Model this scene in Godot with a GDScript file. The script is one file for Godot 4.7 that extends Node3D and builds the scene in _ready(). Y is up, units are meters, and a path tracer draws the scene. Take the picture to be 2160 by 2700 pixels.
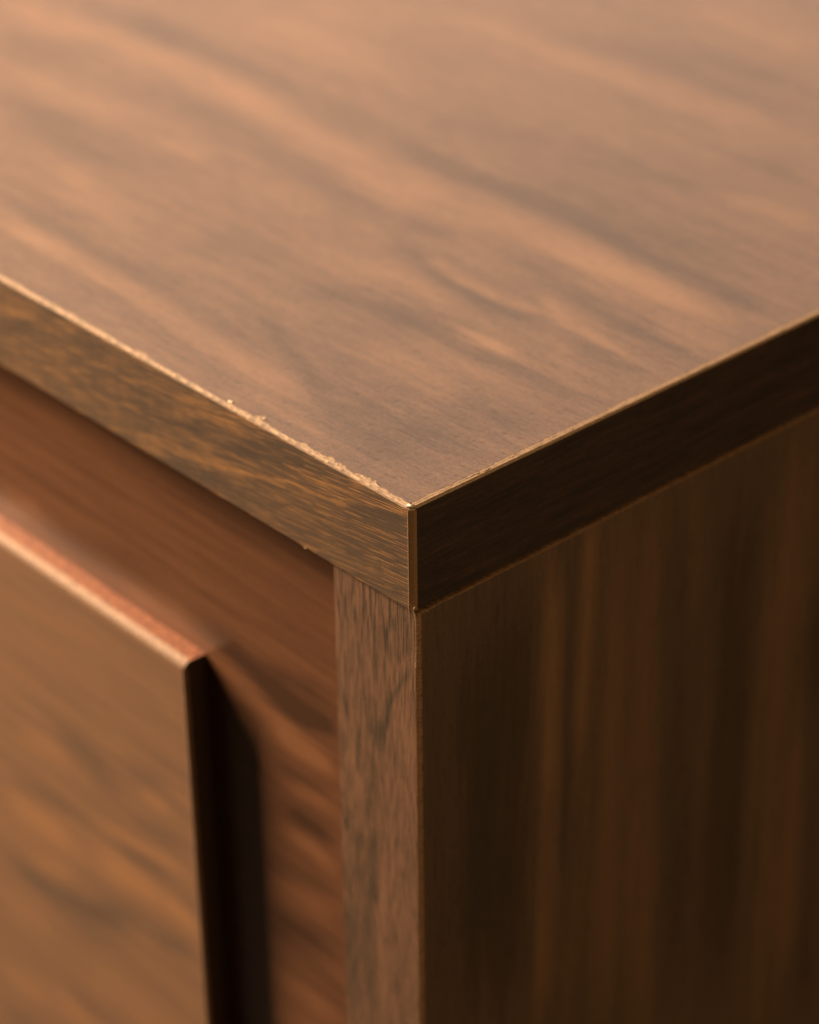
extends Node3D
# The front right corner of a walnut-veneered cabinet, close up. Lengths are written in
# millimetres from the top front right corner of the top board (x to the right along the
# front, y up, z towards the viewer) and turned into metres with pt(). The floor is y = -750.

const HIGH := 750.0
const LONG := 960.0    # the cabinet's width
const DEEP := 480.0    # its depth
const THICK := 25.0    # thickness of the boards
const PROUD := 1.0     # the side panel stands out this far past the board above it
const RECESS := 4.0    # the front panel lies this far behind the edges

var _cabinet: Node3D


func _ready() -> void:
	# ---- camera: an 85 mm view focused on the corner, wide open
	var cam := Camera3D.new()
	cam.name = "camera"
	add_child(cam)
	cam.transform = Transform3D(Basis(Vector3(0.671528, -0.009544, -0.740918), Vector3(-0.378519, 0.855188, -0.354085), Vector3(0.637003, 0.518229, 0.570671)).orthonormalized(), pt(319.083, 258.965, 286.222))
	var lens := CameraAttributesPhysical.new()
	lens.frustum_focal_length = 58.42
	lens.frustum_focus_distance = 0.5005
	lens.frustum_near = 0.02
	lens.frustum_far = 30.0
	lens.exposure_aperture = 6.3
	cam.attributes = lens
	cam.fov = 23.22
	cam.near = 0.02
	cam.far = 30.0
	cam.current = true

	# ---- the air of the room: dim and warm
	var env := Environment.new()
	env.background_mode = Environment.BG_COLOR
	env.background_color = Color(0.006, 0.004, 0.0025).linear_to_srgb()
	env.tonemap_mode = Environment.TONE_MAPPER_LINEAR
	env.tonemap_exposure = 1.0
	env.sdfgi_enabled = true
	env.ssao_enabled = true
	env.ssil_enabled = true
	var we := WorldEnvironment.new()
	we.name = "environment"
	we.environment = env
	add_child(we)

	# ---- lamps: a low warm one to the left of the front, and the soft light of the room behind
	area_lamp("lamp_light", Vector3(-0.86, 0.43, 0.236) * 1.1, Vector2(0.2, 0.8), 7.2, Color(1.0, 0.87, 0.72))
	area_lamp("doorway_light", Vector3(0.93, 0.25, -0.06) * 2.2, Vector2(0.9, 1.6), 2.3, Color(1.0, 0.82, 0.58))
	area_lamp("window_light", Vector3(-0.75, 0.36, -0.85) * 2.4, Vector2(1.9, 1.3), 2.6, Color(1.0, 0.86, 0.75))

	# ---- the surface it stands on
	var floor_st := start()
	box(floor_st, Vector3(-3000, -790, -3000), Vector3(2500, -HIGH, 2500))
	var floor_mat := plain_wood(Color(0.016, 0.011, 0.008), 0.8)
	var ground := commit("floor", floor_st, floor_mat, self)
	ground.set_meta("kind", "structure")

	build_cabinet()


# ------------------------------------------------------------------ helpers

func pt(x: float, y: float, z: float) -> Vector3:
	return Vector3(x, y + HIGH, z) * 0.001


func area_lamp(called: String, from: Vector3, size: Vector2, energy: float, tint: Color) -> void:
	var l := AreaLight3D.new()
	l.name = called
	l.area_size = size
	l.light_energy = energy
	l.light_color = tint
	l.shadow_enabled = true
	l.area_range = 8.0
	add_child(l)
	var corner := pt(-60, -20, -40)
	l.look_at_from_position(corner + from, corner, Vector3.UP)


func start() -> SurfaceTool:
	var st := SurfaceTool.new()
	st.begin(Mesh.PRIMITIVE_TRIANGLES)
	return st


func commit(called: String, st: SurfaceTool, m: Material, parent: Node) -> MeshInstance3D:
	st.generate_normals()
	var o := MeshInstance3D.new()
	o.name = called
	o.mesh = st.commit()
	o.material_override = m
	parent.add_child(o, true)
	return o


func v(st: SurfaceTool, p: Vector3, uv := Vector2.ZERO) -> void:
	st.set_uv(uv)
	st.add_vertex(pt(p.x, p.y, p.z))


func quad(st: SurfaceTool, a: Vector3, b: Vector3, c: Vector3, d: Vector3, map: Callable) -> void:
	st.set_smooth_group(-1)
	for p: Vector3 in [a, b, c, a, c, d]:
		v(st, p, map.call(p))


func no_map(_p: Vector3) -> Vector2:
	return Vector2.ZERO


func box(st: SurfaceTool, lo: Vector3, hi: Vector3, map: Callable = no_map, bevel := 0.0) -> void:
	# six faces and, with a bevel, twelve chamfers and eight corners
	var b := bevel
	var c := func(x: int, y: int, z: int, axis: int) -> Vector3:
		var p := Vector3(hi.x if x else lo.x, hi.y if y else lo.y, hi.z if z else lo.z)
		var s := Vector3(-1 if x else 1, -1 if y else 1, -1 if z else 1) * b
		s[axis] = 0.0
		return p + s
	quad(st, c.call(0, 1, 1, 1), c.call(0, 1, 0, 1), c.call(1, 1, 0, 1), c.call(1, 1, 1, 1), map)
	quad(st, c.call(0, 0, 0, 1), c.call(0, 0, 1, 1), c.call(1, 0, 1, 1), c.call(1, 0, 0, 1), map)
	quad(st, c.call(0, 0, 1, 2), c.call(0, 1, 1, 2), c.call(1, 1, 1, 2), c.call(1, 0, 1, 2), map)
	quad(st, c.call(1, 0, 0, 2), c.call(1, 1, 0, 2), c.call(0, 1, 0, 2), c.call(0, 0, 0, 2), map)
	quad(st, c.call(1, 0, 1, 0), c.call(1, 1, 1, 0), c.call(1, 1, 0, 0), c.call(1, 0, 0, 0), map)
	quad(st, c.call(0, 0, 0, 0), c.call(0, 1, 0, 0), c.call(0, 1, 1, 0), c.call(0, 0, 1, 0), map)
	if b <= 0.0:
		return
	for i in 2:
		for j in 2:
			quad(st, c.call(0, i, j, 1), c.call(1, i, j, 1), c.call(1, i, j, 2), c.call(0, i, j, 2), map)
			quad(st, c.call(i, 0, j, 0), c.call(i, 1, j, 0), c.call(i, 1, j, 2), c.call(i, 0, j, 2), map)
			quad(st, c.call(i, j, 0, 0), c.call(i, j, 1, 0), c.call(i, j, 1, 1), c.call(i, j, 0, 1), map)
			for k in 2:
				for p: Vector3 in [c.call(i, j, k, 0), c.call(i, j, k, 1), c.call(i, j, k, 2)]:
					v(st, p, map.call(p))


func noise(seed_no: int, frequency: float, octaves := 3, type := FastNoiseLite.TYPE_SIMPLEX_SMOOTH) -> FastNoiseLite:
	var n := FastNoiseLite.new()
	n.seed = seed_no
	n.noise_type = type
	n.frequency = frequency
	n.fractal_octaves = octaves
	return n


func streaks(seed_no: int, w: int, h: int, stretch: float, across: float, octaves := 3) -> PackedFloat32Array:
	# noise drawn out along the grain (the image's x): values from -1 to 1
	var im := noise(seed_no, 1.0 / across, octaves).get_image(maxi(4, int(w / stretch)), h)
	im.convert(Image.FORMAT_RF)
	im.resize(w, h, Image.INTERPOLATE_CUBIC)
	var a := im.get_data().to_float32_array()
	for i in a.size():
		a[i] = a[i] * 2.0 - 1.0
	return a


# ------------------------------------------------------------------ veneer

class Figure:
	# the slow light and dark bands of a sheet of veneer, on a coarse grid of cells
	var cell: float
	var w: int
	var h: int
	var a := PackedFloat32Array()

	func _init(span: Vector2, of: float) -> void:
		cell = of
		w = int(span.x / of)
		h = int(span.y / of)
		a.resize(w * h)


func _streak(g: Figure, amount: float, half: float, line: Array) -> void:
	# one band of the figure along a bent line (pairs of s, t in mm), soft across, fading at its ends
	var pts := PackedVector2Array()
	for i in range(0, line.size(), 2):
		pts.append(Vector2(line[i], line[i + 1]) / g.cell)
	var r := half / g.cell
	var lo := pts[0]
	var hi := pts[0]
	var long := 0.0
	for i in pts.size():
		lo = lo.min(pts[i])
		hi = hi.max(pts[i])
		if i:
			long += pts[i].distance_to(pts[i - 1])
	var fade := minf(long * 0.3, r * 4.0)
	for y in range(maxi(0, int(lo.y - r * 2.2)), mini(g.h, int(hi.y + r * 2.2) + 1)):
		for x in range(maxi(0, int(lo.x - r * 2.2)), mini(g.w, int(hi.x + r * 2.2) + 1)):
			var p := Vector2(x, y)
			var best := 1e9
			var along := 0.0
			var run := 0.0
			for i in range(1, pts.size()):
				var d := pts[i] - pts[i - 1]
				var l := d.length()
				var k := clampf((p - pts[i - 1]).dot(d) / (l * l), 0.0, 1.0)
				var e := p.distance_squared_to(pts[i - 1] + d * k)
				if e < best:
					best = e
					along = run + k * l
				run += l
			if best < r * r * 4.8:
				var end := clampf(minf(along, long - along) / fade, 0.0, 1.0)
				g.a[y * g.w + x] += amount * exp(-best / (r * r)) * (0.15 + 0.85 * end)


func veneer(g: Figure, w: int, h: int, o: Dictionary) -> Array:
	# the printed grain: figure + coarse streaks + fine streaks + pores, through a ramp of wood colours; and its relief
	var im := Image.create_from_data(g.w, g.h, false, Image.FORMAT_RF, g.a.to_byte_array())
	im.resize(w, h, Image.INTERPOLATE_CUBIC)
	var fig := im.get_data().to_float32_array()
	var px: float = w / (g.w * g.cell)          # pixels per mm
	var s1 := streaks(o.seed, w, h, o.get("stretch", 14.0), o.get("coarse", 5.0) * px)
	var s2 := streaks(o.seed + 1, w, h, o.get("fine_stretch", 20.0), o.get("fine", 0.9) * px, 2)
	var s4 := streaks(o.seed + 3, w, h, o.get("mid_stretch", 16.0), o.get("mid", 2.2) * px, 2)
	var s3 := streaks(o.seed + 2, w, h, o.get("pore_stretch", 10.0), o.get("pore", 0.55) * px, 2)
	var lut := PackedByteArray()
	var ramp: Gradient = o.ramp
	for i in 256:
		var c := ramp.sample(i / 255.0).linear_to_srgb()
		lut.append_array([c.r8, c.g8, c.b8])
	var base: float = o.get("base", 0.45)
	var k0: float = o.get("figure", 0.5)
	var k1: float = o.get("k1", 0.12)
	var k2: float = o.get("k2", 0.06)
	var k4: float = o.get("k4", 0.05)
	var k3: float = o.get("k3", -0.25)
	var cut: float = o.get("cut", 0.25)
	var kf: float = o.get("pore_by_figure", 0.0)
	var ragged: float = o.get("ragged", 1.2) * px
	var bytes := PackedByteArray()
	bytes.resize(w * h * 3)
	var relief := PackedByteArray()
	relief.resize(w * h)
	var slope: float = o.get("slope", 0.0)      # grain not quite along the sheet: rows shift by this much per column
	var h2 := 2 * h
	var grit: float = o.get("grit", 0.05)     # specks of the print
	var feather: float = o.get("feather", 0.5)
	var steep: float = o.get("steep", 3.0)
	var dice := 12345 + int(o.seed)
	for y in h:
		var row := y * w
		for x in w:
			var i := row + x
			var z := posmod(y + int(slope * x), h2)
			var q := (z if z < h else h2 - 1 - z) * w + x
			var a := s1[q]
			var b := s2[q]
			var f := fig[clampi(y + int(a * ragged + b * ragged * feather), 0, h - 1) * w + x]
			var t := base + k0 * f + k1 * a + k2 * b + k4 * s4[q]
			dice = (dice * 1103515245 + 12345) & 0x7fffffff
			t += grit * (((dice >> 12) & 1023) / 511.5 - 1.0)
			var p := s3[q] - cut + kf * f
			var hgt := 150.0 + 40.0 * b
			if p > 0.0:
				t += k3 * minf(p * steep, 1.0)
				hgt -= 130.0 * minf(p * steep, 1.0)
			var n := clampi(int(t * 255.0), 0, 255) * 3
			var m := i * 3
			bytes[m] = lut[n]
			bytes[m + 1] = lut[n + 1]
			bytes[m + 2] = lut[n + 2]
			relief[i] = clampi(int(hgt), 0, 255)
	var color := ImageTexture.create_from_image(Image.create_from_data(w, h, false, Image.FORMAT_RGB8, bytes))
	var bump: ImageTexture = null
	if o.get("bump", 0.0) > 0.0:
		bump = ImageTexture.create_from_image(Image.create_from_data(w, h, false, Image.FORMAT_L8, relief))
	return [color, bump]


func ramp(colors: Array) -> Gradient:
	# linear colours, evenly spaced from dark to light
	var r := Gradient.new()
	var at := PackedFloat32Array()
	var cs := PackedColorArray()
	for i in colors.size():
		at.append(i / float(colors.size() - 1))
		cs.append(colors[i])
	r.offsets = at
	r.colors = cs
	return r


func veneer_material(g: Figure, w: int, h: int, o: Dictionary) -> StandardMaterial3D:
	var made := veneer(g, w, h, o)
	var m := StandardMaterial3D.new()
	m.albedo_texture = made[0]
	m.roughness = o.get("rough", 0.4)
	m.metallic_specular = o.get("spec", 0.5)
	m.texture_filter = BaseMaterial3D.TEXTURE_FILTER_LINEAR
	if made[1]:
		m.heightmap_enabled = true
		m.heightmap_texture = made[1]
		m.heightmap_scale = o.bump
	return m


func plain_wood(c: Color, rough: float) -> StandardMaterial3D:
	# raw or far-off wood: short fibres of two tones
	var w := 256
	var h := 128
	var a := streaks(int(c.r * 9999.0), w, h, 6.0, 5.0, 3)
	var b := streaks(int(c.r * 9999.0) + 7, w, h, 2.0, 9.0, 2)
	var im := Image.create(w, h, false, Image.FORMAT_RGB8)
	for y in h:
		for x in w:
			var k := 1.0 + 0.6 * a[y * w + x] + 0.28 * b[y * w + x]
			im.set_pixel(x, y, Color(c.r * k, c.g * k * (0.97 + 0.03 * k), c.b * k).linear_to_srgb())
	var m := StandardMaterial3D.new()
	m.albedo_texture = ImageTexture.create_from_image(im)
	m.roughness = rough
	m.metallic_specular = 0.4
	return m


# ------------------------------------------------------------------ the cabinet

func build_cabinet() -> void:
	_cabinet = Node3D.new()
	_cabinet.name = "cabinet"
	add_child(_cabinet)
	_cabinet.set_meta("label", "dark walnut veneered cabinet with chipped top edges and a raised door")
	_cabinet.set_meta("category", "cabinet")

	# ---- materials
	var mats := veneers()
	var raw := plain_wood(Color(0.29, 0.195, 0.125), 0.75)
	var raw_dim := plain_wood(Color(0.16, 0.088, 0.044), 0.6)
	var raw_pale := plain_wood(Color(0.5, 0.38, 0.28), 0.7)
	var dark := plain_wood(Color(0.03, 0.02, 0.014), 0.6)

	# ---- top board
	var ragged_front := ragged_line(41, 1.0, LONG - 0.6, [[91.3, 2.2, 1.2], [59.5, 0.9, 1.0], [50.6, 1.1, 2.0], [48.0, 2.2, 0.5], [34.8, 1.2, 1.2], [26.5, 1.6, 1.5], [22.6, 1.8, 0.9], [17.0, 1.6, 1.7], [13.6, 2.6, 2.0], [9.6, 1.6, 0.9], [4.6, 1.5, 0.5], [71.0, 1.0, 0.4], [118.0, 2.4, 0.8], [140.0, 3.0, 0.5]])
	var ragged_side := ragged_line(77, 1.6, DEEP, [[6.4, 1.2, 0.35], [25.3, 0.5, 0.5], [40.1, 0.6, 0.45], [44.0, 0.5, 0.5], [33.0, 2.0, 0.25], [14.0, 1.6, 0.2], [19.0, 0.7, 0.3], [52.0, 1.5, 0.3]])
	top_board(mats, raw, raw_dim, raw_pale, dark, ragged_front, ragged_side)

	# ---- side panel under it, its front edge banded
	side_panel(mats, raw, raw_dim, raw_pale, dark)

	# ---- recessed front with the raised door
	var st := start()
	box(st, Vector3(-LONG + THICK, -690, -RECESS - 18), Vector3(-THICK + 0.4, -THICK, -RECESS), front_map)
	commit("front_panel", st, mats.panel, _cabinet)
	st = start()
	door(st, mats, plain_wood(Color(0.25, 0.155, 0.1), 0.7))

	# ---- the rest of the carcass
	st = start()
	box(st, Vector3(-LONG, -HIGH, -DEEP), Vector3(-LONG + THICK, -THICK, -0.5), side_map, 0.6)
	commit("side_panel", st, mats.side, _cabinet)
	st = start()
	box(st, Vector3(-LONG + THICK, -700, -DEEP), Vector3(-THICK, -THICK, -DEEP + 8))
	commit("back_panel", st, dark, _cabinet)
	st = start()
	box(st, Vector3(-LONG + THICK, -HIGH, -60), Vector3(-THICK, -690, -40))
	commit("plinth", st, dark, _cabinet)


func mirror(a: float, span: float) -> float:
	# book-matched sheets: the figure runs back and forth
	var k := fposmod(a, 2.0 * span)
	return (k if k <= span else 2.0 * span - k) / span


func top_map(p: Vector3) -> Vector2:
	return Vector2(mirror(-p.x, 480.0), mirror(-p.z, 480.0))


func front_map(p: Vector3) -> Vector2:
	return Vector2(-p.x / 240.0, (-p.y - 25.0) / 300.0)


func band_map(p: Vector3) -> Vector2:
	return Vector2(-p.x / 240.0, -p.y / 25.0)


func side_band_map(p: Vector3) -> Vector2:
	return Vector2(-p.z / 240.0, -p.y / 25.0)


func stile_map(p: Vector3) -> Vector2:
	return Vector2((-p.y - 25.0) / 240.0, (1.0 - p.x) / 27.0)


func side_map(p: Vector3) -> Vector2:
	return Vector2(-p.y / 360.0, -p.z / 240.0)


func front_wear(p: Vector3) -> Vector2:
	return Vector2(p.x / 26.0, (p.y * 1.3 + p.z) / 4.5)


func side_wear(p: Vector3) -> Vector2:
	return Vector2(p.z / 26.0, (p.y * 1.3 - p.x) / 4.5)


func corner_wear(p: Vector3) -> Vector2:
	return Vector2(p.x * 0.03 + p.z * 0.05 + p.y * 0.35, p.y / 9.0 + (p.x - p.z) / 3.0)


func wear_map(p: Vector3) -> Vector2:
	return Vector2((p.x + p.z) / 24.0, (p.x - p.z) / 60.0 + p.y / 7.0)


func ragged_line(seed_no: int, base: float, long: float, chips: Array) -> PackedVector2Array:
	# how far in from the arris the veneer has worn off: x along the edge, y the width
	var n := noise(seed_no, 0.55, 3)
	var slow := noise(seed_no + 5, 0.05, 2)
	var sharp := noise(seed_no + 9, 1.6, 2)
	var out := PackedVector2Array()
	var s := 0.0
	while s < long:
		var w := base + 0.14 * n.get_noise_1d(s) + 0.3 * slow.get_noise_1d(s) + 0.4 * maxf(0.0, sharp.get_noise_1d(s) - 0.1)
		for c: Array in chips:
			var d: float = absf(s - c[0]) / c[1]
			if d < 1.0:
				w += 0.78 * c[2] * pow(1.0 - d, 0.55) * (0.8 + 0.3 * n.get_noise_1d(s * 1.2 + 90.0) + 0.2 * sharp.get_noise_1d(s * 0.7 + 40.0))
		out.append(Vector2(s, maxf(w, 0.5)))
		s += 0.2 if s < 190.0 else 12.0
	out.append(Vector2(long, base))
	return out


func top_board(mats: Dictionary, raw: Material, raw_dim: Material, raw_pale: Material, dark: Material, rf: PackedVector2Array, rs: PackedVector2Array) -> void:
	# core of the board with its dark underside, back and far end
	var st := start()
	box(st, Vector3(-LONG, -THICK, -DEEP), Vector3(-1.0, -0.9, -1.0))
	var board := commit("top_board", st, dark, _cabinet)
	# the sheet of veneer on top, ending raggedly where it has chipped off
	var outline := PackedVector2Array()
	var inset := 1.15
	for i in range(rf.size() - 1, -1, -1):
		if rf[i].x > inset + 0.4:
			outline.append(Vector2(-rf[i].x, -rf[i].y))
	for p in rs:
		if p.x > 1.6:
			outline.append(Vector2(-p.y, -p.x))
	outline.append(Vector2(-LONG + 0.4, -DEEP))
	st = start()
	var tri := Geometry2D.triangulate_polygon(outline)
	st.set_smooth_group(-1)
	for i in range(0, tri.size(), 3):
		var abc := [outline[tri[i]], outline[tri[i + 1]], outline[tri[i + 2]]]
		if (abc[1] - abc[0]).cross(abc[2] - abc[0]) < 0.0:
			abc.reverse()
		for q: Vector2 in abc:
			var p := Vector3(q.x, 0.0, q.y)
			v(st, p, top_map(p))
	commit("veneer_sheet", st, mats.top, board)
	# front and right edge bands
	st = start()
	quad(st, Vector3(-LONG, -24.7, 0), Vector3(-LONG, -0.75, 0), Vector3(-0.75, -0.75, 0), Vector3(-0.75, -24.7, 0), band_map)
	quad(st, Vector3(-LONG, -25.0, -0.4), Vector3(-LONG, -24.7, 0), Vector3(-0.75, -24.7, 0), Vector3(-0.75, -25.0, -0.4), band_map)
	quad(st, Vector3(-0.75, -25.0, -0.4), Vector3(-0.75, -25.0, -12), Vector3(-LONG, -25.0, -12), Vector3(-LONG, -25.0, -0.4), band_map)
	commit("edge_band", st, mats.board, board)
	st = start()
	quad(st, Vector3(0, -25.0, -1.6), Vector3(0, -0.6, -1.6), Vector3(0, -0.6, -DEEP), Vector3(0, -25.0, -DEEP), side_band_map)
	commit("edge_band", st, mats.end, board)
	# the worn strips: from the ragged line over a step down and round to the band
	worn_strip(board, raw, rf, false)
	worn_strip(board, raw, rs, true)
	# the worn upright corner, its cut face rough
	st = start()
	var n := noise(8, 0.9, 3)
	var rows := 84
	for j in rows:
		var y0 := -0.9 - 24.1 * j / rows
		var y1 := -0.9 - 24.1 * (j + 1) / rows
		var line := func(y: float) -> Array:
			var d := 0.16 * n.get_noise_2d(y * 2.0, 3.0)
			return [Vector3(-1.15 - 0.1 * n.get_noise_2d(y, 9.0), y, -0.01), Vector3(-0.82, y, 0.07 + 0.04 * n.get_noise_2d(y * 0.6, 19.0)), Vector3(-0.62 + d * 0.5, y, -0.12 + d * 0.5), Vector3(-0.14 + 0.1 * d, y, -0.85 - d), Vector3(0.0, y, -1.62 + 0.16 * n.get_noise_2d(y * 1.3, 30.0))]
		var a: Array = line.call(y0)
		var b: Array = line.call(y1)
		for k in 4:
			quad(st, b[k], a[k], a[k + 1], b[k + 1], corner_wear)
	commit("worn_corner", st, raw_dim, board)
	# the bare tip where all three edges meet
	st = start()
	var tip := [Vector3(-1.9, -0.02, -0.95), Vector3(-1.1, 0.02, -1.5), Vector3(-0.35, -0.1, -1.75), Vector3(0.0, -0.62, -1.6), Vector3(-0.12, -0.92, -0.85), Vector3(-0.42, -0.95, -0.26), Vector3(-0.78, -0.85, 0.0), Vector3(-1.5, -0.5, -0.1)]
	for i in tip.size():
		for p: Vector3 in [Vector3(-0.75, -0.12, -0.78), tip[(i + 1) % tip.size()], tip[i]]:
			v(st, p, wear_map(p))
	commit("worn_tip", st, raw, board)
	flake(board, plain_wood(Color(0.7, 0.58, 0.47), 0.6), "chip", Vector3(-1.1, 0.02, -0.7), Vector3(0.75, 0.0, -0.1), 0.42)
	flake(board, raw_pale, "chip", Vector3(-59.6, 0.1, -1.5), Vector3(0.9, 0.0, -0.1), 0.45)
	flake(board, raw_pale, "chip", Vector3(-48.9, 0.1, -2.2), Vector3(0.6, 0.0, -0.2), 0.25)
	flake(board, raw, "chip", Vector3(-34.0, -24.9, 0.08), Vector3(0.4, 0.05, 0.0), 0.14)
	# splinters of lifted veneer along the chipped stretch
	var rng := RandomNumberGenerator.new()
	rng.seed = 5
	for i in 4:
		var s := rng.randf_range(3.0, 40.0)
		var w := 0.0
		for q in rf:
			if q.x >= s:
				w = q.y
				break
		flake(board, raw_pale if i % 3 == 0 else raw, "splinter", Vector3(-s, 0.02, -w + rng.randf_range(-0.25, 0.7)), Vector3(rng.randf_range(0.25, 1.0), 0.0, rng.randf_range(-0.25, 0.15)), rng.randf_range(0.05, 0.13))
	for i in 7:
		var s := rng.randf_range(3.0, 48.0)
		flake(board, raw_pale if i % 3 == 0 else raw, "splinter", Vector3(-rng.randf_range(0.7, 1.6), 0.01, -s), Vector3(rng.randf_range(-0.1, 0.1), 0.0, rng.randf_range(0.3, 1.4)), rng.randf_range(0.05, 0.12))


func worn_strip(board: Node, m: Material, line: PackedVector2Array, on_side: bool) -> void:
	var st := start()
	var n := noise(61 if on_side else 60, 0.8, 3)
	var arris := 1.6 if on_side else 0.75
	var low := -0.6 if on_side else -0.75
	var prev: Array = []
	for q in line:
		if q.x < arris + (0.0 if on_side else 0.5):
			continue
		var s := q.x
		var r := 0.02 * n.get_noise_2d(s, 1.0)
		var r2 := 0.03 * n.get_noise_2d(s * 1.7, 20.0)
		var inner := maxf(q.y, 0.55)
		var mid := lerpf(inner, 0.5, 0.5) + r2
		var now := []
		for d: Vector2 in [Vector2(inner + 0.02, 0.0), Vector2(inner - 0.05, -0.035 + r * 0.3), Vector2(mid, -0.06 + r), Vector2(mid - 0.1, -0.1 - r2 * 0.5), Vector2(0.5, -0.12 + r2 * 0.5), Vector2(0.16, -0.38 + r), Vector2(0.0, low - 0.08 + r)]:
			now.append(Vector3(-d.x, d.y, -s) if on_side else Vector3(-s, d.y, -d.x))
		if prev:
			for k in now.size() - 1:
				if on_side:
					quad(st, prev[k], now[k], now[k + 1], prev[k + 1], side_wear)
				else:
					quad(st, now[k], prev[k], prev[k + 1], now[k + 1], front_wear)
		prev = now
	commit("worn_edge", st, m, board)


func flake(board: Node, m: Material, called: String, at: Vector3, along: Vector3, half: float) -> void:
	# a small lifted sliver with a thickness: six-sided outline, raised middle
	var st := start()
	var up := Vector3(0, 0, 1) if absf(along.y) > 0.05 or at.y < -5.0 else Vector3(0, 1, 0)
	var out := along.cross(up).normalized() * half
	var ring := [at - along, at - along * 0.4 + out, at + along * 0.5 + out * 0.8, at + along, at + along * 0.4 - out * 0.9, at - along * 0.5 - out]
	var mid := at + up * (0.012 + half * 0.03)
	for i in 6:
		var a: Vector3 = ring[i]
		var b: Vector3 = ring[(i + 1) % 6]
		for p: Vector3 in [mid, a, b, a, a - up * 0.1, b, b, a - up * 0.1, b - up * 0.1]:
			v(st, p, wear_map(p))
	commit(called, st, m, board)


func side_panel(mats: Dictionary, raw: Material, raw_dim: Material, raw_pale: Material, dark: Material) -> void:
	var st := start()
	box(st, Vector3(-THICK - 0.4, -HIGH, -DEEP), Vector3(PROUD - 0.3, -THICK - 0.3, -1.9))
	var panel := commit("side_panel", st, dark, _cabinet)
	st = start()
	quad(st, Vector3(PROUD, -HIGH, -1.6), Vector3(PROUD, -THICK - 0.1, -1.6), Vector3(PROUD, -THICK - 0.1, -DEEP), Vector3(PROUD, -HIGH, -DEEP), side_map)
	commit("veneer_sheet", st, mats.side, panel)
	st = start()
	quad(st, Vector3(-THICK - 0.1, -HIGH, -0.3), Vector3(-THICK - 0.1, -THICK, -0.3), Vector3(0.7, -THICK, -0.3), Vector3(0.7, -HIGH, -0.3), stile_map)
	commit("edge_band", st, mats.stile, panel)
	# the band's inner rim, catching the light
	st = start()
	quad(st, Vector3(-THICK - 0.4, -HIGH, -0.75), Vector3(-THICK - 0.4, -THICK, -0.75), Vector3(-THICK - 0.1, -THICK, -0.3), Vector3(-THICK - 0.1, -HIGH, -0.3), wear_map)
	quad(st, Vector3(-THICK - 0.4, -HIGH, -RECESS), Vector3(-THICK - 0.4, -THICK, -RECESS), Vector3(-THICK - 0.4, -THICK, -0.75), Vector3(-THICK - 0.4, -HIGH, -0.75), wear_map)
	commit("band_rim", st, raw_dim, panel)
	# the cut corner between band and side
	st = start()
	var n := noise(18, 0.7, 3)
	var y := -THICK
	var prev: Array = []
	while y > -HIGH:
		var d := 0.12 * n.get_noise_2d(y * 2.0, 3.0)
		var now := [Vector3(0.68 + 0.1 * n.get_noise_2d(y, 50.0), y, -0.3), Vector3(0.86 + d * 0.5, y, -0.62 + d), Vector3(PROUD + 0.02, y, -1.62 + 0.25 * n.get_noise_2d(y * 1.2, 9.0))]
		if prev:
			for k in 2:
				quad(st, now[k], prev[k], prev[k + 1], now[k + 1], wear_map)
		prev = now
		y -= 0.4 if y > -170.0 else 20.0
	commit("worn_corner", st, raw_dim, panel)
	# the narrow top of the panel showing past the board above
	st = start()
	prev = []
	var z := -0.5
	while z > -DEEP:
		var k := 0.14 * n.get_noise_2d(z * 1.5, 70.0)
		var now := [Vector3(-0.6, -THICK - 0.02, z), Vector3(PROUD * 0.7, -THICK - 0.03, z), Vector3(PROUD + 0.05 + k * 0.5, -THICK - 0.2 + k * 0.6, z), Vector3(PROUD + 0.02, -THICK - 0.55 + k, z)]
		if prev:
			for i in 3:
				quad(st, prev[i], now[i], now[i + 1], prev[i + 1], wear_map)
		prev = now
		z -= 0.4 if z > -170.0 else 20.0
	commit("top_rim", st, raw_dim, panel)
	# a hair of band lifting off the corner and curling up over the board
	st = start()
	var hair := [Vector3(0.72, -38.5, -0.2), Vector3(0.76, -34.0, -0.16), Vector3(0.7, -30.0, -0.14), Vector3(0.66, -27.0, -0.12), Vector3(0.55, -25.4, 0.05), Vector3(0.5, -24.4, 0.15), Vector3(0.75, -23.6, 0.2), Vector3(1.1, -23.0, 0.15)]
	var wide := [0.06, 0.16, 0.2, 0.24, 0.17, 0.13, 0.12, 0.05]
	for i in hair.size() - 1:
		var a: Vector3 = hair[i]
		var b: Vector3 = hair[i + 1]
		var oa: Vector3 = Vector3(0.7, 0, -0.7) * wide[i]
		var ob: Vector3 = Vector3(0.7, 0, -0.7) * wide[i + 1]
		var front := Vector3(0.07, 0, 0.07)
		quad(st, a - oa, b - ob, b + front, a + front, wear_map)
		quad(st, a + front, b + front, b + ob, a + oa, wear_map)
	commit("lifted_splinter", st, raw_pale, panel)
	# nicks along the corner
	var rng := RandomNumberGenerator.new()
	rng.seed = 12
	for i in 12:
		flake(panel, raw, "splinter", Vector3(PROUD - 0.1, -rng.randf_range(27.0, 150.0), -1.5), Vector3(0.06, rng.randf_range(0.3, 0.9), 0.0), 0.12)
	flake(panel, raw_pale, "splinter", Vector3(0.9, -25.6, -3.2), Vector3(0.1, -0.4, -0.5), 0.12)


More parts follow.
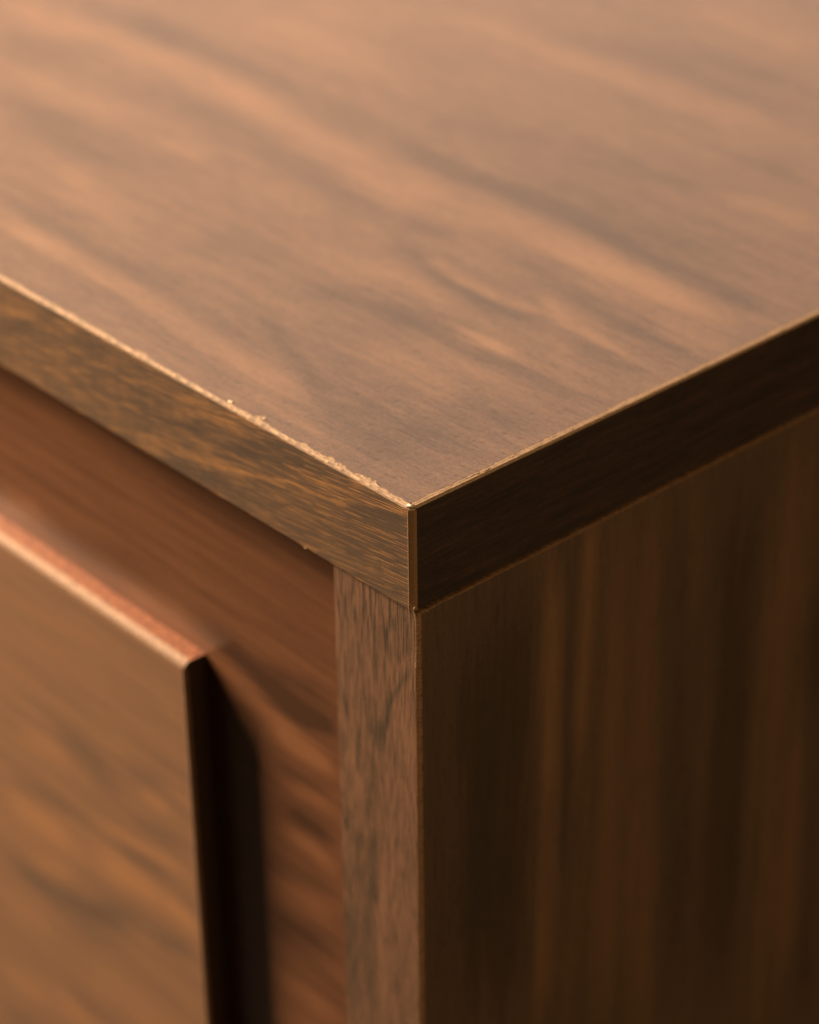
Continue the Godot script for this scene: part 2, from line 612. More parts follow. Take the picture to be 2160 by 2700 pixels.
func door(st: SurfaceTool, mats: Dictionary, raw: Material) -> void:
	var lo := Vector3(-470, -680, -RECESS + 0.01)
	var hi := Vector3(-78.16, -76.27, 2.4)
	var c := 2.0
	var e := 0.8   # radius of the upright arris
	quad(st, Vector3(lo.x, lo.y, hi.z), Vector3(lo.x, hi.y - c, hi.z), Vector3(hi.x - e, hi.y - c, hi.z), Vector3(hi.x - e, lo.y, hi.z), front_map)
	quad(st, Vector3(lo.x, lo.y, lo.z), Vector3(lo.x, hi.y, lo.z), Vector3(lo.x, hi.y - c, hi.z), Vector3(lo.x, lo.y, hi.z), front_map)
	quad(st, Vector3(lo.x, lo.y, lo.z), Vector3(lo.x, lo.y, hi.z), Vector3(hi.x - e, lo.y, hi.z), Vector3(hi.x, lo.y, lo.z), front_map)
	var d := commit("door", st, mats.door, _cabinet)
	# upper edge band, warm bare wood
	st = start()
	quad(st, Vector3(lo.x, hi.y, hi.z - c), Vector3(lo.x, hi.y, lo.z), Vector3(hi.x, hi.y, lo.z), Vector3(hi.x, hi.y, hi.z - c), wear_map)
	commit("upper_edge", st, mats.orange, d)
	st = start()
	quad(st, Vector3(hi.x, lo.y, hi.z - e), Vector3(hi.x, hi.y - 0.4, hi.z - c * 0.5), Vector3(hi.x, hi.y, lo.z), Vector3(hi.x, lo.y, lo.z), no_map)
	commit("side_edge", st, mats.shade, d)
	# rounded arrises, rubbed pale
	st = start()
	var arc := []
	for i in 5:
		var a := PI * 0.5 * i / 4.0
		arc.append(Vector2(cos(a), sin(a)) * c - Vector2(c, c))
	for i in 4:
		var p: Vector2 = arc[i]
		var q: Vector2 = arc[i + 1]
		quad(st, Vector3(lo.x, hi.y + p.y, hi.z + p.x), Vector3(lo.x, hi.y + q.y, hi.z + q.x), Vector3(hi.x + q.y * 0.0 - 0.2, hi.y + q.y, hi.z + q.x), Vector3(hi.x - 0.2, hi.y + p.y, hi.z + p.x), wear_map)
	commit("worn_edge", st, raw, d)
	st = start()
	for i in 4:
		var p: Vector2 = arc[i]
		var q: Vector2 = arc[i + 1]
		var s := e / c
		quad(st, Vector3(hi.x + p.y * s, lo.y, hi.z + p.x * s), Vector3(hi.x + p.y * s, hi.y - c, hi.z + p.x * s), Vector3(hi.x + q.y * s, hi.y - c, hi.z + q.x * s), Vector3(hi.x + q.y * s, lo.y, hi.z + q.x * s), front_map)
	commit("rounded_edge", st, mats.door, d)
	# the pale line where the upright arris is rubbed
	st = start()
	var n := noise(92, 0.12, 2)
	var y := hi.y - c * 0.7
	var prev: Array = []
	while y > lo.y:
		var w := 0.32 + 0.16 * n.get_noise_1d(y)
		var now := [Vector3(hi.x - e - 0.1 - w, y, hi.z - 0.01), Vector3(hi.x - e - 0.05, y, hi.z + 0.11), Vector3(hi.x - e + 0.12, y, hi.z + 0.05), Vector3(hi.x - e + 0.2, y, hi.z - 0.06)]
		if prev:
			for k in 3:
				quad(st, now[k], prev[k], prev[k + 1], now[k + 1], corner_wear)
		prev = now
		y -= 1.0 if y > -220.0 else 20.0
	commit("worn_arris", st, raw, d)


func veneers() -> Dictionary:
	var out := {}
	var walnut := ramp([Color(0.0582, 0.037, 0.031), Color(0.0854, 0.0526, 0.0405), Color(0.126, 0.0741, 0.0525), Color(0.167, 0.0955, 0.062), Color(0.199, 0.114, 0.0725)])
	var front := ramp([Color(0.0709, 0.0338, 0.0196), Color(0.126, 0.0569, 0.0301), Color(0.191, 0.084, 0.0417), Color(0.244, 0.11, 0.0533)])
	var g := Figure.new(Vector2(480, 480), 1.5)
	figure_top(g)
	out.top = veneer_material(g, 1920, 1920, {"seed": 11, "ramp": walnut, "base": 0.46, "figure": 0.34, "k1": 0.11, "k2": 0.10, "k4": 0.12, "k3": -0.22, "cut": 0.2, "coarse": 6.0, "stretch": 14.0, "fine": 0.9, "mid_stretch": 9.0, "pore": 0.38, "pore_stretch": 8.0, "fine_stretch": 14.0, "ragged": 1.4, "feather": 1.3, "rough": 0.5, "spec": 0.5, "grit": 0.18, "bump": 0.016})
	g = Figure.new(Vector2(240, 25), 0.4)
	figure_board(g)
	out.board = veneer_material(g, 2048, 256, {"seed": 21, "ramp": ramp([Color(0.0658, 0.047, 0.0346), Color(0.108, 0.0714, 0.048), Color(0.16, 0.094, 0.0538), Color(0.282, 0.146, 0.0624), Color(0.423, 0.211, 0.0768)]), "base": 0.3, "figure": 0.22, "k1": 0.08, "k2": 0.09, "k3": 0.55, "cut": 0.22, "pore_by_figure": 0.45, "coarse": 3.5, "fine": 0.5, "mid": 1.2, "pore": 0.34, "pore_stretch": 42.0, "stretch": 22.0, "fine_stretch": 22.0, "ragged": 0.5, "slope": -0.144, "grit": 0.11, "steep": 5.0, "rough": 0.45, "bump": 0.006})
	g = Figure.new(Vector2(240, 27), 0.4)
	figure_stile(g)
	out.stile = veneer_material(g, 1600, 216, {"seed": 31, "ramp": ramp([Color(0.0637, 0.0445, 0.0309), Color(0.115, 0.0697, 0.0439), Color(0.205, 0.108, 0.0641), Color(0.274, 0.144, 0.0854)]), "base": 0.66, "figure": 0.5, "k1": 0.10, "k2": 0.10, "k3": -0.4, "cut": 0.12, "coarse": 3.0, "fine": 0.6, "mid": 1.0, "k4": 0.1, "grit": 0.13, "steep": 4.5, "pore": 0.38, "pore_stretch": 26.0, "ragged": 0.5, "rough": 0.45, "bump": 0.008})
	g = Figure.new(Vector2(240, 300), 2.0)
	figure_panel(g)
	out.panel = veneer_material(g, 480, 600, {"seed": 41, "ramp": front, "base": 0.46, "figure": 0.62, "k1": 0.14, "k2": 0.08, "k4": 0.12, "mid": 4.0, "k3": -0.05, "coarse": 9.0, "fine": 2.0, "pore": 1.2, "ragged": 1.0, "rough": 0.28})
	g = Figure.new(Vector2(240, 300), 2.0)
	figure_door(g)
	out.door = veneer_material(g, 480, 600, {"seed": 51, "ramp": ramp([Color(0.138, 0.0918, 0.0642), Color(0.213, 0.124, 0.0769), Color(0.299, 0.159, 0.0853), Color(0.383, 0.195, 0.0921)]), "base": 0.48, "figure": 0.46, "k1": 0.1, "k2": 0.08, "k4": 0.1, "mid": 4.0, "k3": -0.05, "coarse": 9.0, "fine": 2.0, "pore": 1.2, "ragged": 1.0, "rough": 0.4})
	g = Figure.new(Vector2(360, 240), 1.2)
	figure_side(g)
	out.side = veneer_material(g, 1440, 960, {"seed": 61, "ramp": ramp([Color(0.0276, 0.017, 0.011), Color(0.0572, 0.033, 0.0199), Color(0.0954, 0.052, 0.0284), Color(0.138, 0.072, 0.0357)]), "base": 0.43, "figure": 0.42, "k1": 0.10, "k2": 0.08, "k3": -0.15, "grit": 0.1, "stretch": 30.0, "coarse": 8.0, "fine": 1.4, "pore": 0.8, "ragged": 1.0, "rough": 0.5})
	g = Figure.new(Vector2(240, 25), 1.0)
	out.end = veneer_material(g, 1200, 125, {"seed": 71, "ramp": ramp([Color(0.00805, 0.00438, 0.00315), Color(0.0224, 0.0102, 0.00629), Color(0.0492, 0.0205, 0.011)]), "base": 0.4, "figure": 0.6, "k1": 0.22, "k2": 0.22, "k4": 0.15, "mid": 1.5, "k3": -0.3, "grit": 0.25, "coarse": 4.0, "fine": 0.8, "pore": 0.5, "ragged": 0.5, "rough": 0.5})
	out.orange = plain_wood(Color(0.18, 0.065, 0.032), 0.4)
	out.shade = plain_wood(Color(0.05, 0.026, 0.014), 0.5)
	return out



func figure_top(g: Figure) -> void:
	_streak(g, 0.75, 8.3, [297.5, 108.3, 271.4, 110.6, 251.4, 113.2, 211.6, 117.0, 185.0, 116.7, 139.6, 107.4, 107.9, 97.4])
	_streak(g, 0.4, 5.7, [204.6, 111.4, 192.3, 114.2, 174.9, 112.5])
	_streak(g, 0.35, 4.4, [135.0, 103.3, 117.4, 100.0, 102.2, 95.1])
	_streak(g, -0.7, 7.3, [282.4, 121.1, 253.6, 127.9, 230.1, 127.2, 202.4, 126.7, 181.9, 122.6, 154.1, 120.0, 130.0, 117.5])
	_streak(g, -0.35, 6.2, [256.0, 125.3, 238.0, 127.2, 224.7, 127.3])
	_streak(g, 0.55, 9.3, [242.9, 150.7, 221.5, 155.8, 195.0, 155.8, 166.9, 151.0])
	_streak(g, 0.3, 13.4, [238.5, 170.0, 191.5, 173.2])
	_streak(g, -0.45, 9.8, [279.0, 95.6, 257.0, 96.2, 247.4, 103.5, 231.8, 103.7])
	_streak(g, -0.5, 6.2, [218.7, 94.0, 195.4, 95.9, 170.0, 96.1, 143.5, 94.4, 119.3, 89.6, 94.4, 85.2])
	_streak(g, 0.45, 6.2, [251.1, 78.1, 226.3, 78.4, 202.1, 81.5, 189.2, 83.0])
	_streak(g, 0.55, 4.7, [186.2, 79.1, 176.7, 79.8, 164.1, 79.4])
	_streak(g, -0.65, 6.5, [241.0, 67.9, 210.4, 63.1, 192.7, 60.5, 180.3, 62.2, 159.6, 61.9])
	_streak(g, 0.6, 5.3, [199.2, 46.8, 180.9, 46.0, 161.4, 42.9, 141.9, 40.9])
	_streak(g, -0.7, 4.7, [184.0, 27.5, 164.6, 27.0, 138.6, 22.7, 120.2, 23.2, 99.6, 21.3, 84.5, 19.9, 67.5, 17.8])
	_streak(g, 1, 3.8, [178.8, 18.2, 161.7, 17.9, 143.6, 19.3, 124.0, 19.0, 104.3, 18.1, 83.6, 15.7, 62.0, 13.9, 46.8, 12.7])
	_streak(g, 0.35, 3.4, [166.8, 18.6, 155.1, 18.9, 145.8, 20.8])
	_streak(g, -0.4, 7.3, [135.1, 46.0, 120.1, 52.0, 109.0, 54.0, 100.1, 57.7])
	_streak(g, 0.45, 4.1, [116.4, 63.9, 101.0, 64.5, 86.0, 65.0, 76.7, 69.2])
	_streak(g, 0.5, 3.1, [112.5, 82.1, 99.4, 79.9, 89.3, 78.7])
	_streak(g, 0.35, 4.7, [151.4, 77.1, 135.0, 79.3, 112.6, 76.0])
	_streak(g, 0.65, 8.2, [125.7, 108.6, 112.4, 109.7, 86.4, 109.8, 70.5, 110.5, 55.5, 111.7, 39.2, 110.9, 24.7, 111.6, 13.3, 111.2, 0.7, 108.9])
	_streak(g, 0.5, 3.9, [127.2, 111.6, 114.0, 107.9, 101.3, 104.3])
	_streak(g, 0.4, 3.8, [61.8, 109.9, 45.7, 109.6, 26.6, 109.6, 10.1, 107.5])
	_streak(g, -1.05, 4.5, [142.0, 123.3, 114.8, 120.2, 98.8, 121.8, 82.3, 122.3, 65.9, 122.4, 47.2, 119.5, 31.5, 119.1, 17.1, 117.9, 6.9, 116.2])
	_streak(g, -0.5, 3.6, [74.3, 122.6, 63.2, 122.1, 52.4, 121.7])
	_streak(g, -0.55, 3.1, [23.4, 118.4, 14.4, 118.1, 7.7, 117.1])
	_streak(g, -0.3, 11.4, [124.0, 133.1, 87.5, 136.0, 45.7, 134.7, 11.0, 133.5])
	_streak(g, -0.5, 7.3, [154.1, 139.3, 136.9, 145.3, 123.4, 150.0, 112.6, 154.3, 97.1, 154.6, 81.2, 155.7, 62.6, 162.2, 49.5, 165.4])
	_streak(g, 0.55, 5.1, [63.9, 156.6, 52.7, 160.0, 41.9, 162.0, 26.2, 161.3])
	_streak(g, 0.6, 8.8, [215.0, 188.7, 197.8, 197.9, 180.9, 201.2, 159.0, 199.0, 137.0, 200.6, 115.8, 202.2, 95.3, 203.7, 72.4, 201.4, 58.3, 200.0])
	_streak(g, -0.55, 7.5, [171.8, 207.8, 153.6, 212.9, 137.7, 215.9, 118.5, 214.8, 98.8, 212.5, 80.9, 211.5, 66.5, 210.0])
	_streak(g, -0.5, 7.6, [147.2, 228.1, 130.9, 228.5, 114.1, 229.9, 96.7, 230.0, 82.7, 229.4])
	_streak(g, 0.6, 11.5, [161.3, 256.8, 139.5, 258.9, 118.4, 255.5, 99.9, 250.2])
	_streak(g, -0.45, 7.2, [76.8, 182.8, 64.3, 182.5, 49.0, 183.2])
	_streak(g, -0.5, 3.3, [104.2, 90.9, 95.2, 92.3, 85.4, 92.7])
	_streak(g, -0.65, 3.1, [88.6, 81.5, 75.9, 77.6, 62.5, 75.1, 49.0, 75.1, 40.9, 74.8])
	_streak(g, 0.7, 1.8, [86.8, 81.4, 74.7, 78.8, 64.8, 77.2, 53.2, 77.7])
	_streak(g, 0.6, 1.7, [53.4, 79.3, 48.5, 79.2, 42.0, 78.9])
	_streak(g, 0.6, 1.7, [50.7, 87.6, 40.7, 83.8, 31.8, 81.0, 20.5, 79.4, 13.0, 79.1])
	_streak(g, -0.5, 3.0, [75.5, 99.2, 59.8, 96.6, 46.3, 94.2, 28.5, 91.6, 15.6, 89.7, 2.5, 88.6])
	_streak(g, 0.6, 1.7, [51.8, 59.8, 47.1, 61.3, 36.9, 60.3, 29.1, 60.2])
	_streak(g, -0.7, 4.3, [101.8, 47.8, 91.7, 47.5, 81.6, 51.4, 69.8, 54.6, 58.9, 55.7, 45.9, 55.6])
	_streak(g, -0.65, 2.7, [91.2, 33.3, 74.3, 26.7, 63.2, 23.6, 52.9, 20.0, 43.0, 16.6])
	_streak(g, -0.35, 7.3, [83.8, 34.5, 68.7, 37.6, 57.8, 46.7])
	_streak(g, 0.4, 4.3, [65.2, 38.8, 50.2, 39.8, 36.2, 40.2, 23.9, 39.2])
	_streak(g, 0.55, 1.4, [62.8, 7.2, 49.5, 6.2, 36.7, 5.3, 28.0, 3.7])
	_streak(g, -0.35, 1.6, [57.5, 19.9, 46.4, 16.5, 35.1, 13.7])
	_streak(g, -0.55, 3.4, [26.9, 35.3, 19.9, 36.2, 9.5, 37.5, 3.5, 40.6])
	_streak(g, 0.75, 1.6, [86.1, 82.7, 76.9, 80.1, 67.5, 78.0, 56.7, 77.6, 46.5, 76.8])
	_streak(g, 0.7, 1.5, [49.4, 85.4, 36.5, 80.0, 26.0, 80.0, 16.0, 77.9, 9.2, 78.1])
	_streak(g, 0.6, 1.3, [52.2, 59.6, 43.7, 61.1, 33.6, 61.0, 23.4, 61.2, 11.0, 60.6, 2.8, 60.9])
	_streak(g, 0.6, 1.7, [44.6, 62.0, 38.3, 61.5, 31.6, 61.4])
	_streak(g, 0.5, 1.5, [38.5, 72.2, 29.2, 71.1, 21.7, 68.3])
	_streak(g, -0.5, 2.4, [65.8, 93.9, 49.3, 91.3, 35.8, 90.1, 21.8, 88.1, 6.3, 88.3, -0.4, 88.4])
	_streak(g, -0.6, 3.5, [30.4, 77.1, 18.8, 75.0, 9.1, 73.0, 3.6, 73.7])
	_streak(g, -0.6, 3.3, [73.5, 52.0, 66.7, 55.4, 54.4, 55.3, 41.2, 54.8, 30.9, 56.8, 20.4, 57.5, 10.9, 57.4, 5.1, 58.5])
	_streak(g, -0.6, 2.9, [105.0, 79.7, 92.5, 80.2, 80.0, 78.8, 67.7, 75.7, 52.9, 73.9, 41.7, 75.3, 34.5, 74.7])
	_streak(g, 0.5, 3.4, [93.0, 69.1, 80.9, 69.8, 67.0, 68.5, 58.9, 67.5])
	_streak(g, 0.45, 2.1, [57.6, 51.9, 45.5, 50.2, 33.0, 49.3, 24.8, 49.3, 12.9, 46.9])
	_streak(g, 0.6, 4.9, [77.3, 106.9, 55.9, 106.5, 38.0, 105.3, 21.7, 105.1, 6.0, 104.9])
	_streak(g, 0.45, 3.2, [24.2, 94.9, 9.4, 95.8, 0.2, 96.6])
	_streak(g, -0.4, 6.0, [28.3, 23.9, 12.8, 24.3, 4.5, 25.3])
	_streak(g, -0.3, 3.3, [30.9, 12.6, 15.0, 13.2, 4.7, 13.6])
	_streak(g, -0.55, 8.2, [50.6, 20.1, 32.5, 16.4, 12.3, 10.8])
	_streak(g, -0.35, 7.9, [29.9, 19.2, 13.9, 19.7, 8.7, 19.9])
	_streak(g, -0.3, 6.6, [69.5, 30.5, 51.9, 28.3, 27.4, 21.9])
	_streak(g, -0.3, 13.3, [115.0, 128.9, 81.3, 129.7, 47.8, 128.5, 18.6, 125.4])
	_streak(g, -0.25, 8.1, [30.9, 41.2, 16.6, 42.9, 5.9, 47.7])


func figure_board(g: Figure) -> void:
	_streak(g, 0.5, 1.7, [76.5, 4.4, 69.6, 4.7, 62.2, 4.8, 56.0, 4.0, 46.3, 2.0])
	_streak(g, 0.4, 0.9, [76.1, 6.4, 72.3, 6.7, 68.6, 6.9])
	_streak(g, 0.6, 0.8, [60.0, 0.4, 52.1, 0.3, 43.8, 0.3])
	_streak(g, 0.45, 2.0, [94.8, 23.1, 82.5, 19.4, 72.7, 18.0, 63.0, 15.8, 55.6, 15.1])
	_streak(g, 0.4, 1.0, [72.1, 18.2, 65.6, 16.4, 59.3, 15.5])
	_streak(g, 0.8, 0.6, [57.4, 15.0, 47.6, 12.8, 38.6, 10.2, 29.8, 9.0, 18.5, 7.5])
	_streak(g, 0.75, 0.9, [40.7, 6.8, 32.5, 5.9, 24.0, 4.8, 15.6, 4.1, 7.4, 2.6, -0.6, 0.7])
	_streak(g, 0.5, 0.7, [19.4, 0.5, 12.8, 0.4, 3.7, -0.3])
	_streak(g, 0.4, 0.7, [29.7, 7.3, 22.4, 6.6, 16.8, 5.5])
	_streak(g, -0.45, 2.7, [60.0, 8.3, 44.1, 4.7, 29.6, 3.8])
	_streak(g, -0.5, 1.7, [95.4, 16.4, 84.4, 12.9, 75.3, 11.4, 64.9, 8.6])
	_streak(g, -0.5, 2.3, [87.0, 25.5, 75.0, 22.2, 63.4, 20.9, 53.5, 20.7])
	_streak(g, -0.4, 2.5, [21.3, 7.9, 10.2, 5.9, -0.0, 2.7])
	_streak(g, 0.45, 1.0, [62.6, 26.0, 57.5, 25.1, 51.4, 25.6])
	_streak(g, -0.4, 1.5, [65.2, 12.2, 56.4, 9.9, 46.6, 7.5])
	_streak(g, 0.7, 1.4, [148.7, 7.8, 137.8, 6.0, 130.2, 5.3])
	_streak(g, 0.3, 0.9, [126.4, 6.7, 120.5, 5.2, 114.8, 4.0])
	_streak(g, -0.45, 1.5, [149.0, 13.2, 138.5, 10.2, 129.4, 7.8])
	_streak(g, -0.5, 1.5, [128.4, 1.3, 122.1, 0.9, 117.1, 0.9])
	_streak(g, -0.4, 1.5, [120.8, 7.3, 109.3, 4.7, 100.4, 2.7])
	_streak(g, 0.35, 1.6, [146.7, 24.2, 134.5, 22.3, 128.7, 23.0])
	_streak(g, 0.4, 1.4, [88.5, 11.5, 78.9, 10.1, 73.1, 8.8])
	_streak(g, -0.4, 2.7, [69.9, -2.3, 60.6, -3.4, 51.7, -1.8])


func figure_stile(g: Figure) -> void:
	_streak(g, -0.9, 0.5, [5.1, 22.4, 8.8, 22.5, 12.5, 22.5])
	_streak(g, -0.9, 0.5, [6.8, 19.1, 9.6, 19.2, 12.5, 19.2])
	_streak(g, -0.7, 0.4, [0.1, 19.5, 2.6, 19.6, 5.2, 19.6])
	_streak(g, -0.8, 0.4, [-0.8, 16.1, 4.7, 16.2, 10.4, 16.3])
	_streak(g, -0.8, 0.4, [-4.3, 13.8, 2.1, 14.0, 8.5, 14.1])
	_streak(g, -0.9, 0.6, [5.4, 12.9, 10.1, 13.0, 14.9, 13.1])
	_streak(g, -0.7, 0.4, [8.7, 15.2, 12.6, 15.3, 16.5, 15.3])
	_streak(g, -0.9, 0.8, [5.3, 9.4, 10.3, 9.5, 15.2, 9.5])
	_streak(g, -1, 0.4, [2.2, 5.4, 8.6, 5.5, 15.0, 5.5])
	_streak(g, -0.9, 0.4, [-0.4, 7.9, 4.2, 8.0, 8.9, 8.1])
	_streak(g, -0.8, 0.4, [-0.9, 3.8, 3.3, 3.9, 7.5, 3.9])
	_streak(g, -0.8, 0.4, [0.9, 2.7, 6.4, 2.8, 12.0, 2.8])
	_streak(g, -0.7, 0.4, [-3.3, 1.2, 2.5, 1.3, 8.5, 1.3])
	_streak(g, -0.8, 0.4, [3.3, 6.5, 8.9, 6.6, 14.5, 6.7])
	_streak(g, -0.8, 0.4, [0.1, 10.8, 3.5, 10.8, 6.9, 10.8])
	_streak(g, -0.7, 0.4, [6.7, 3.8, 10.1, 3.8, 13.6, 3.8])
	_streak(g, -0.6, 0.4, [14.9, 17.9, 18.9, 18.0, 22.8, 18.0])
	_streak(g, -0.6, 0.4, [18.1, 17.0, 21.2, 17.1, 24.3, 17.2])
	_streak(g, -0.7, 0.7, [14.1, 12.8, 19.8, 12.9, 25.6, 13.0])
	_streak(g, -0.6, 0.4, [16.1, 9.8, 19.7, 9.9, 23.2, 9.9])
	_streak(g, -0.7, 0.4, [10.4, 8.0, 13.9, 8.1, 17.3, 8.1])
	_streak(g, -0.5, 0.5, [24.7, 22.7, 31.1, 22.9, 37.5, 23.1])
	_streak(g, -0.6, 0.7, [32.4, 22.6, 36.1, 22.7, 39.8, 22.8])
	_streak(g, -0.6, 0.7, [26.9, 15.1, 34.1, 15.3, 41.5, 15.5])
	_streak(g, -0.7, 0.5, [27.7, 13.1, 34.5, 13.3, 41.3, 13.4])
	_streak(g, -0.7, 0.8, [24.9, 9.0, 29.4, 9.0, 33.9, 9.1])
	_streak(g, -0.6, 1.3, [31.3, 11.5, 37.2, 11.6, 43.2, 11.7])
	_streak(g, -0.6, 0.8, [37.3, 18.9, 44.7, 19.1, 52.3, 19.3])
	_streak(g, -0.7, 1.2, [41.9, 14.1, 49.3, 14.3, 56.9, 14.5])
	_streak(g, -0.5, 0.8, [33.1, 4.4, 39.0, 4.5, 44.9, 4.5])
	_streak(g, -0.5, 0.9, [41.6, 24.3, 45.3, 24.5, 49.1, 24.5])
	_streak(g, -0.5, 0.4, [27.7, 17.9, 32.2, 18.1, 36.8, 18.1])
	_streak(g, -0.7, 0.8, [14.3, 1.4, 18.9, 4.2, 23.3, 6.9, 28.6, 9.0, 34.4, 10.5, 39.1, 12.0])
	_streak(g, -0.6, 1.7, [56.1, 16.3, 60.0, 16.4, 63.9, 16.3])
	_streak(g, -0.6, 1.7, [62.1, 23.6, 66.7, 23.8, 71.2, 23.8])
	_streak(g, -0.5, 2.5, [67.6, 19.1, 70.6, 19.2, 73.6, 19.1])
	_streak(g, -0.6, 2.5, [63.2, 14.7, 72.4, 14.9, 81.6, 15.0])
	_streak(g, -0.5, 1.3, [77.3, 20.1, 80.4, 20.2, 83.5, 20.2])
	_streak(g, -0.6, 1.3, [79.9, 25.0, 84.6, 25.1, 89.3, 25.1])
	_streak(g, -0.7, 1.4, [78.9, 14.7, 82.7, 14.8, 86.4, 14.8])
	_streak(g, -0.4, 1.6, [69.1, 5.0, 71.5, 5.0, 73.9, 4.9])
	_streak(g, -0.5, 3.9, [85.9, 22.6, 106.9, 23.3, 128.8, 23.8])
	_streak(g, -0.4, 2.6, [77.6, 16.5, 96.5, 17.0, 116.1, 17.4])
	_streak(g, -0.4, 1.3, [92.9, 10.7, 94.8, 10.8, 96.6, 10.7])
	_streak(g, -0.4, 1.3, [104.0, 7.3, 106.6, 7.4, 109.1, 7.3])
	_streak(g, -0.4, 1.7, [92.8, 24.7, 96.7, 24.8, 100.5, 24.8])
	_streak(g, -0.4, 2.2, [105.6, 16.1, 113.8, 16.4, 122.1, 16.4])
	_streak(g, 0.4, 1.7, [68.8, 12.0, 84.0, 12.0, 99.9, 12.3, 116.5, 13.1])
	_streak(g, 0.35, 1.0, [8.8, 25.2, 17.0, 25.4, 25.6, 25.9])
	_streak(g, 0.35, 2.4, [23.3, 5.2, 33.5, 3.7, 44.9, 3.9])
	_streak(g, 0.35, 1.4, [45.3, 20.2, 51.8, 21.5, 55.8, 18.0])


func figure_panel(g: Figure) -> void:
	_streak(g, 0.5, 3.6, [164.6, 45.5, 149.6, 41.8, 140.7, 40.5])
	_streak(g, 0.5, 4.6, [168.7, 59.1, 151.8, 55.5, 134.0, 53.8])
	_streak(g, 0.5, 3.7, [113.0, 46.4, 100.1, 47.0, 87.5, 45.8, 76.9, 47.1])
	_streak(g, -0.35, 3.6, [127.3, 54.3, 117.4, 55.8, 107.6, 56.0])
	_streak(g, -0.55, 3.9, [125.7, 67.7, 108.4, 63.3, 93.8, 62.2, 81.3, 63.2])
	_streak(g, -0.3, 4.3, [145.9, 46.1, 115.5, 40.1, 91.3, 37.5])
	_streak(g, -0.8, 3.7, [79.5, 42.2, 65.4, 44.0, 54.7, 47.1, 42.1, 48.6, 28.2, 46.1])
	_streak(g, -0.5, 2.0, [49.1, 48.8, 37.9, 48.2, 28.2, 45.6])
	_streak(g, 0.5, 4.4, [83.1, 48.8, 69.8, 52.6, 58.8, 54.0, 48.2, 57.7, 34.2, 58.9])
	_streak(g, 0.55, 3.3, [52.5, 57.0, 41.2, 59.1, 30.0, 58.9])
	_streak(g, -0.4, 2.7, [58.1, 42.7, 43.8, 40.9, 29.9, 38.5])
	_streak(g, -0.6, 2.3, [56.6, 49.5, 45.4, 49.0, 35.9, 48.3, 28.7, 48.4])
	_streak(g, 0.7, 2.3, [53.5, 61.0, 42.2, 59.7, 34.9, 58.8, 28.4, 58.7])
	_streak(g, -0.4, 1.9, [54.1, 70.1, 42.7, 68.0, 29.4, 66.1])
	_streak(g, 0.5, 2.2, [50.5, 74.2, 39.1, 71.8, 29.6, 70.5])
	_streak(g, -0.75, 2.9, [50.9, 81.0, 39.5, 80.3, 29.9, 80.4])
	_streak(g, 0.75, 2.7, [51.3, 88.1, 39.8, 87.4, 29.5, 89.1])
	_streak(g, -0.4, 3.0, [59.8, 101.7, 48.0, 99.8, 29.8, 96.4])
	_streak(g, 0.6, 4.9, [59.1, 106.1, 45.3, 103.7, 30.1, 103.5])
	_streak(g, -0.6, 4.1, [59.9, 118.5, 45.9, 115.9, 30.5, 113.0])
	_streak(g, 0.6, 6.1, [61.2, 138.2, 44.9, 135.6, 30.4, 137.1])
	_streak(g, -0.5, 6.2, [65.6, 158.8, 47.9, 156.0, 31.0, 155.9])
	_streak(g, 0.6, 5.9, [65.2, 152.5, 50.7, 150.1, 30.8, 148.2])
	_streak(g, 0.5, 7.3, [64.6, 175.8, 46.7, 172.6])


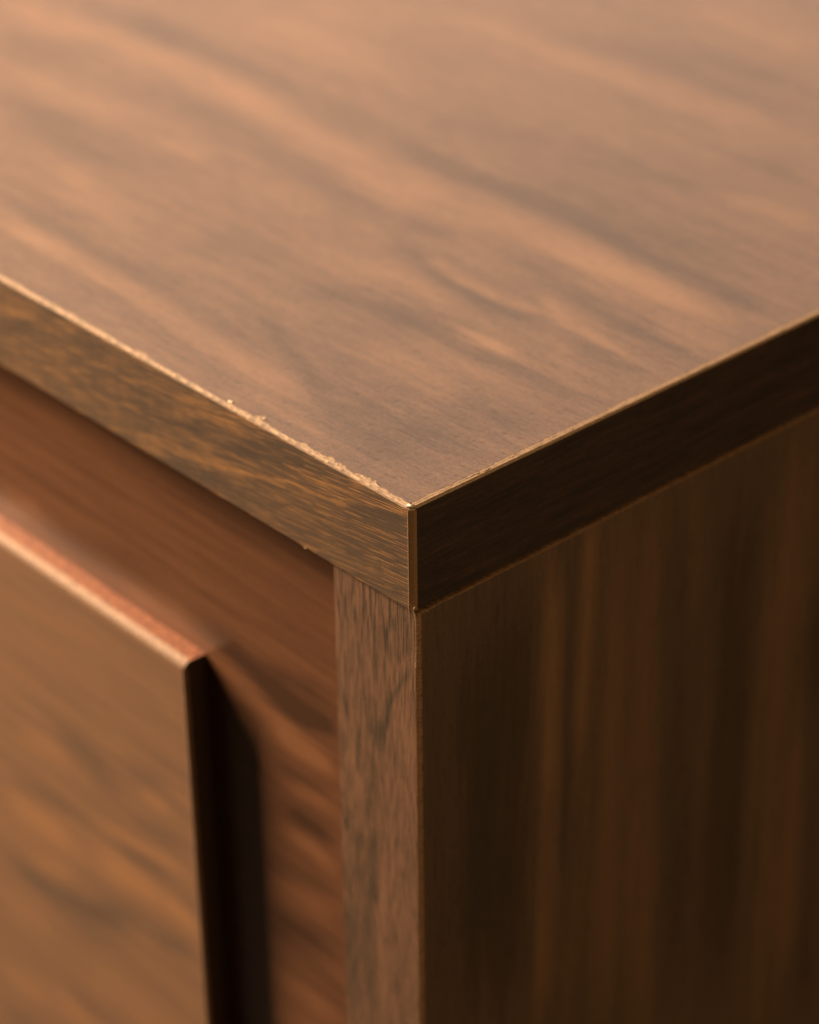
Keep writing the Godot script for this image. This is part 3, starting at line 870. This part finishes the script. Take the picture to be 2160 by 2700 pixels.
func figure_door(g: Figure) -> void:
	_streak(g, -0.6, 4.9, [140.1, 102.8, 129.2, 102.8, 117.1, 102.6, 109.6, 102.5])
	_streak(g, 0.5, 3.9, [157.9, 114.0, 140.4, 110.1, 126.7, 107.0])
	_streak(g, -0.45, 3.4, [108.9, 96.2, 97.1, 94.3, 84.1, 91.2])
	_streak(g, 0.7, 2.2, [100.7, 101.0, 93.5, 100.4, 86.3, 99.2])
	_streak(g, -0.4, 4.5, [124.1, 110.0, 113.4, 109.3, 104.3, 107.2])
	_streak(g, -0.6, 3.8, [169.6, 134.3, 151.4, 130.0, 136.6, 127.8, 124.6, 125.9])
	_streak(g, 0.8, 6.9, [172.0, 138.5, 156.9, 138.7, 140.5, 138.0, 127.8, 137.9])
	_streak(g, 0.85, 5.5, [125.9, 135.7, 112.6, 133.9, 97.4, 131.5, 87.8, 129.8])
	_streak(g, -0.6, 2.2, [115.4, 125.3, 104.1, 124.6, 94.4, 123.6, 87.2, 122.8])
	_streak(g, 0.6, 2.1, [121.2, 122.9, 107.4, 120.9, 93.8, 117.8, 79.5, 116.3])
	_streak(g, -0.5, 3.7, [107.9, 112.4, 95.3, 111.0, 81.6, 108.9])
	_streak(g, -0.8, 4.5, [175.2, 166.8, 158.4, 164.0, 143.9, 161.8, 128.8, 157.8, 110.6, 148.8, 102.4, 142.8])
	_streak(g, 0.8, 4.3, [93.7, 131.0, 85.2, 132.2, 77.5, 134.4])
	_streak(g, -0.45, 3.7, [101.5, 148.6, 89.3, 144.8, 79.6, 141.2])
	_streak(g, 0.45, 3.1, [160.0, 158.3, 144.2, 152.3, 132.3, 148.0])
	_streak(g, -0.3, 5.0, [141.0, 170.4, 119.9, 162.0, 107.1, 158.4])
	_streak(g, 0.3, 6.6, [177.7, 181.3, 158.9, 177.8, 146.2, 177.8])
	_streak(g, 0.65, 4.7, [158.5, 203.6, 139.8, 203.3, 123.4, 204.2, 105.0, 203.4])
	_streak(g, -0.5, 4.6, [147.1, 195.2, 132.4, 197.3, 117.9, 198.0, 106.8, 198.3])
	_streak(g, -0.5, 7.2, [186.2, 242.0, 163.7, 237.4, 144.1, 235.0])
	_streak(g, 0.4, 6.3, [114.4, 182.2, 98.8, 180.7, 81.4, 178.4])
	_streak(g, -0.4, 6.5, [136.6, 216.7, 125.0, 216.8, 113.6, 216.9])
	_streak(g, 0.4, 6.6, [181.5, 214.0, 166.5, 209.9, 154.1, 208.6])
	_streak(g, -0.35, 5.2, [186.3, 231.8, 166.1, 224.2, 149.8, 220.2])
	_streak(g, 0.4, 4.9, [137.6, 186.8, 119.1, 181.4, 102.3, 178.1])


func figure_side(g: Figure) -> void:
	_streak(g, -0.5, 12.9, [18.8, 11.2, 79.2, 13.5, 150.6, 11.2])
	_streak(g, -0.3, 8.2, [25.5, 26.6, 85.3, 25.2, 158.5, 23.6])
	_streak(g, 0.7, 3.7, [26.1, 41.4, 90.2, 40.6, 162.5, 39.6])
	_streak(g, 0.9, 2.3, [19.8, 51.7, 52.5, 50.6, 87.1, 49.4])
	_streak(g, 0.5, 2.5, [31.0, 39.3, 61.1, 39.5, 93.0, 39.8])
	_streak(g, 0.45, 8.9, [20.8, 61.2, 93.7, 62.3, 177.6, 63.6])
	_streak(g, -0.5, 4.2, [29.4, 31.2, 88.9, 30.0, 155.6, 28.6])
	_streak(g, -0.3, 6.7, [27.3, 17.8, 84.2, 17.0, 147.7, 16.1])
	_streak(g, -0.5, 1.7, [25.6, 44.9, 70.0, 45.2, 118.5, 45.5])
	_streak(g, 0.25, 4.0, [57.5, 11.2, 99.1, 10.9, 144.3, 10.6])
	_streak(g, 0.35, 4.0, [24.9, 71.2, 99.5, 73.7, 185.8, 76.5])
	_streak(g, -0.3, 7.8, [23.9, 81.1, 102.2, 84.5, 193.3, 88.5])
	_streak(g, -0.7, 9.8, [18.4, 99.7, 104.1, 103.1, 205.0, 107.1])
	_streak(g, 0.4, 10.2, [38.0, 116.2, 120.3, 120.3, 216.3, 125.1])
	_streak(g, 0.5, 5.5, [106.2, 133.5, 155.4, 134.4, 208.9, 135.5])
	_streak(g, -0.6, 4.7, [72.1, 133.7, 145.0, 138.5, 228.2, 144.0])
	_streak(g, 0.3, 4.7, [27.1, 88.9, 77.4, 90.7, 132.8, 92.8])
	_streak(g, 0.35, 6.6, [30.1, 122.2, 59.4, 123.3, 90.4, 124.5])
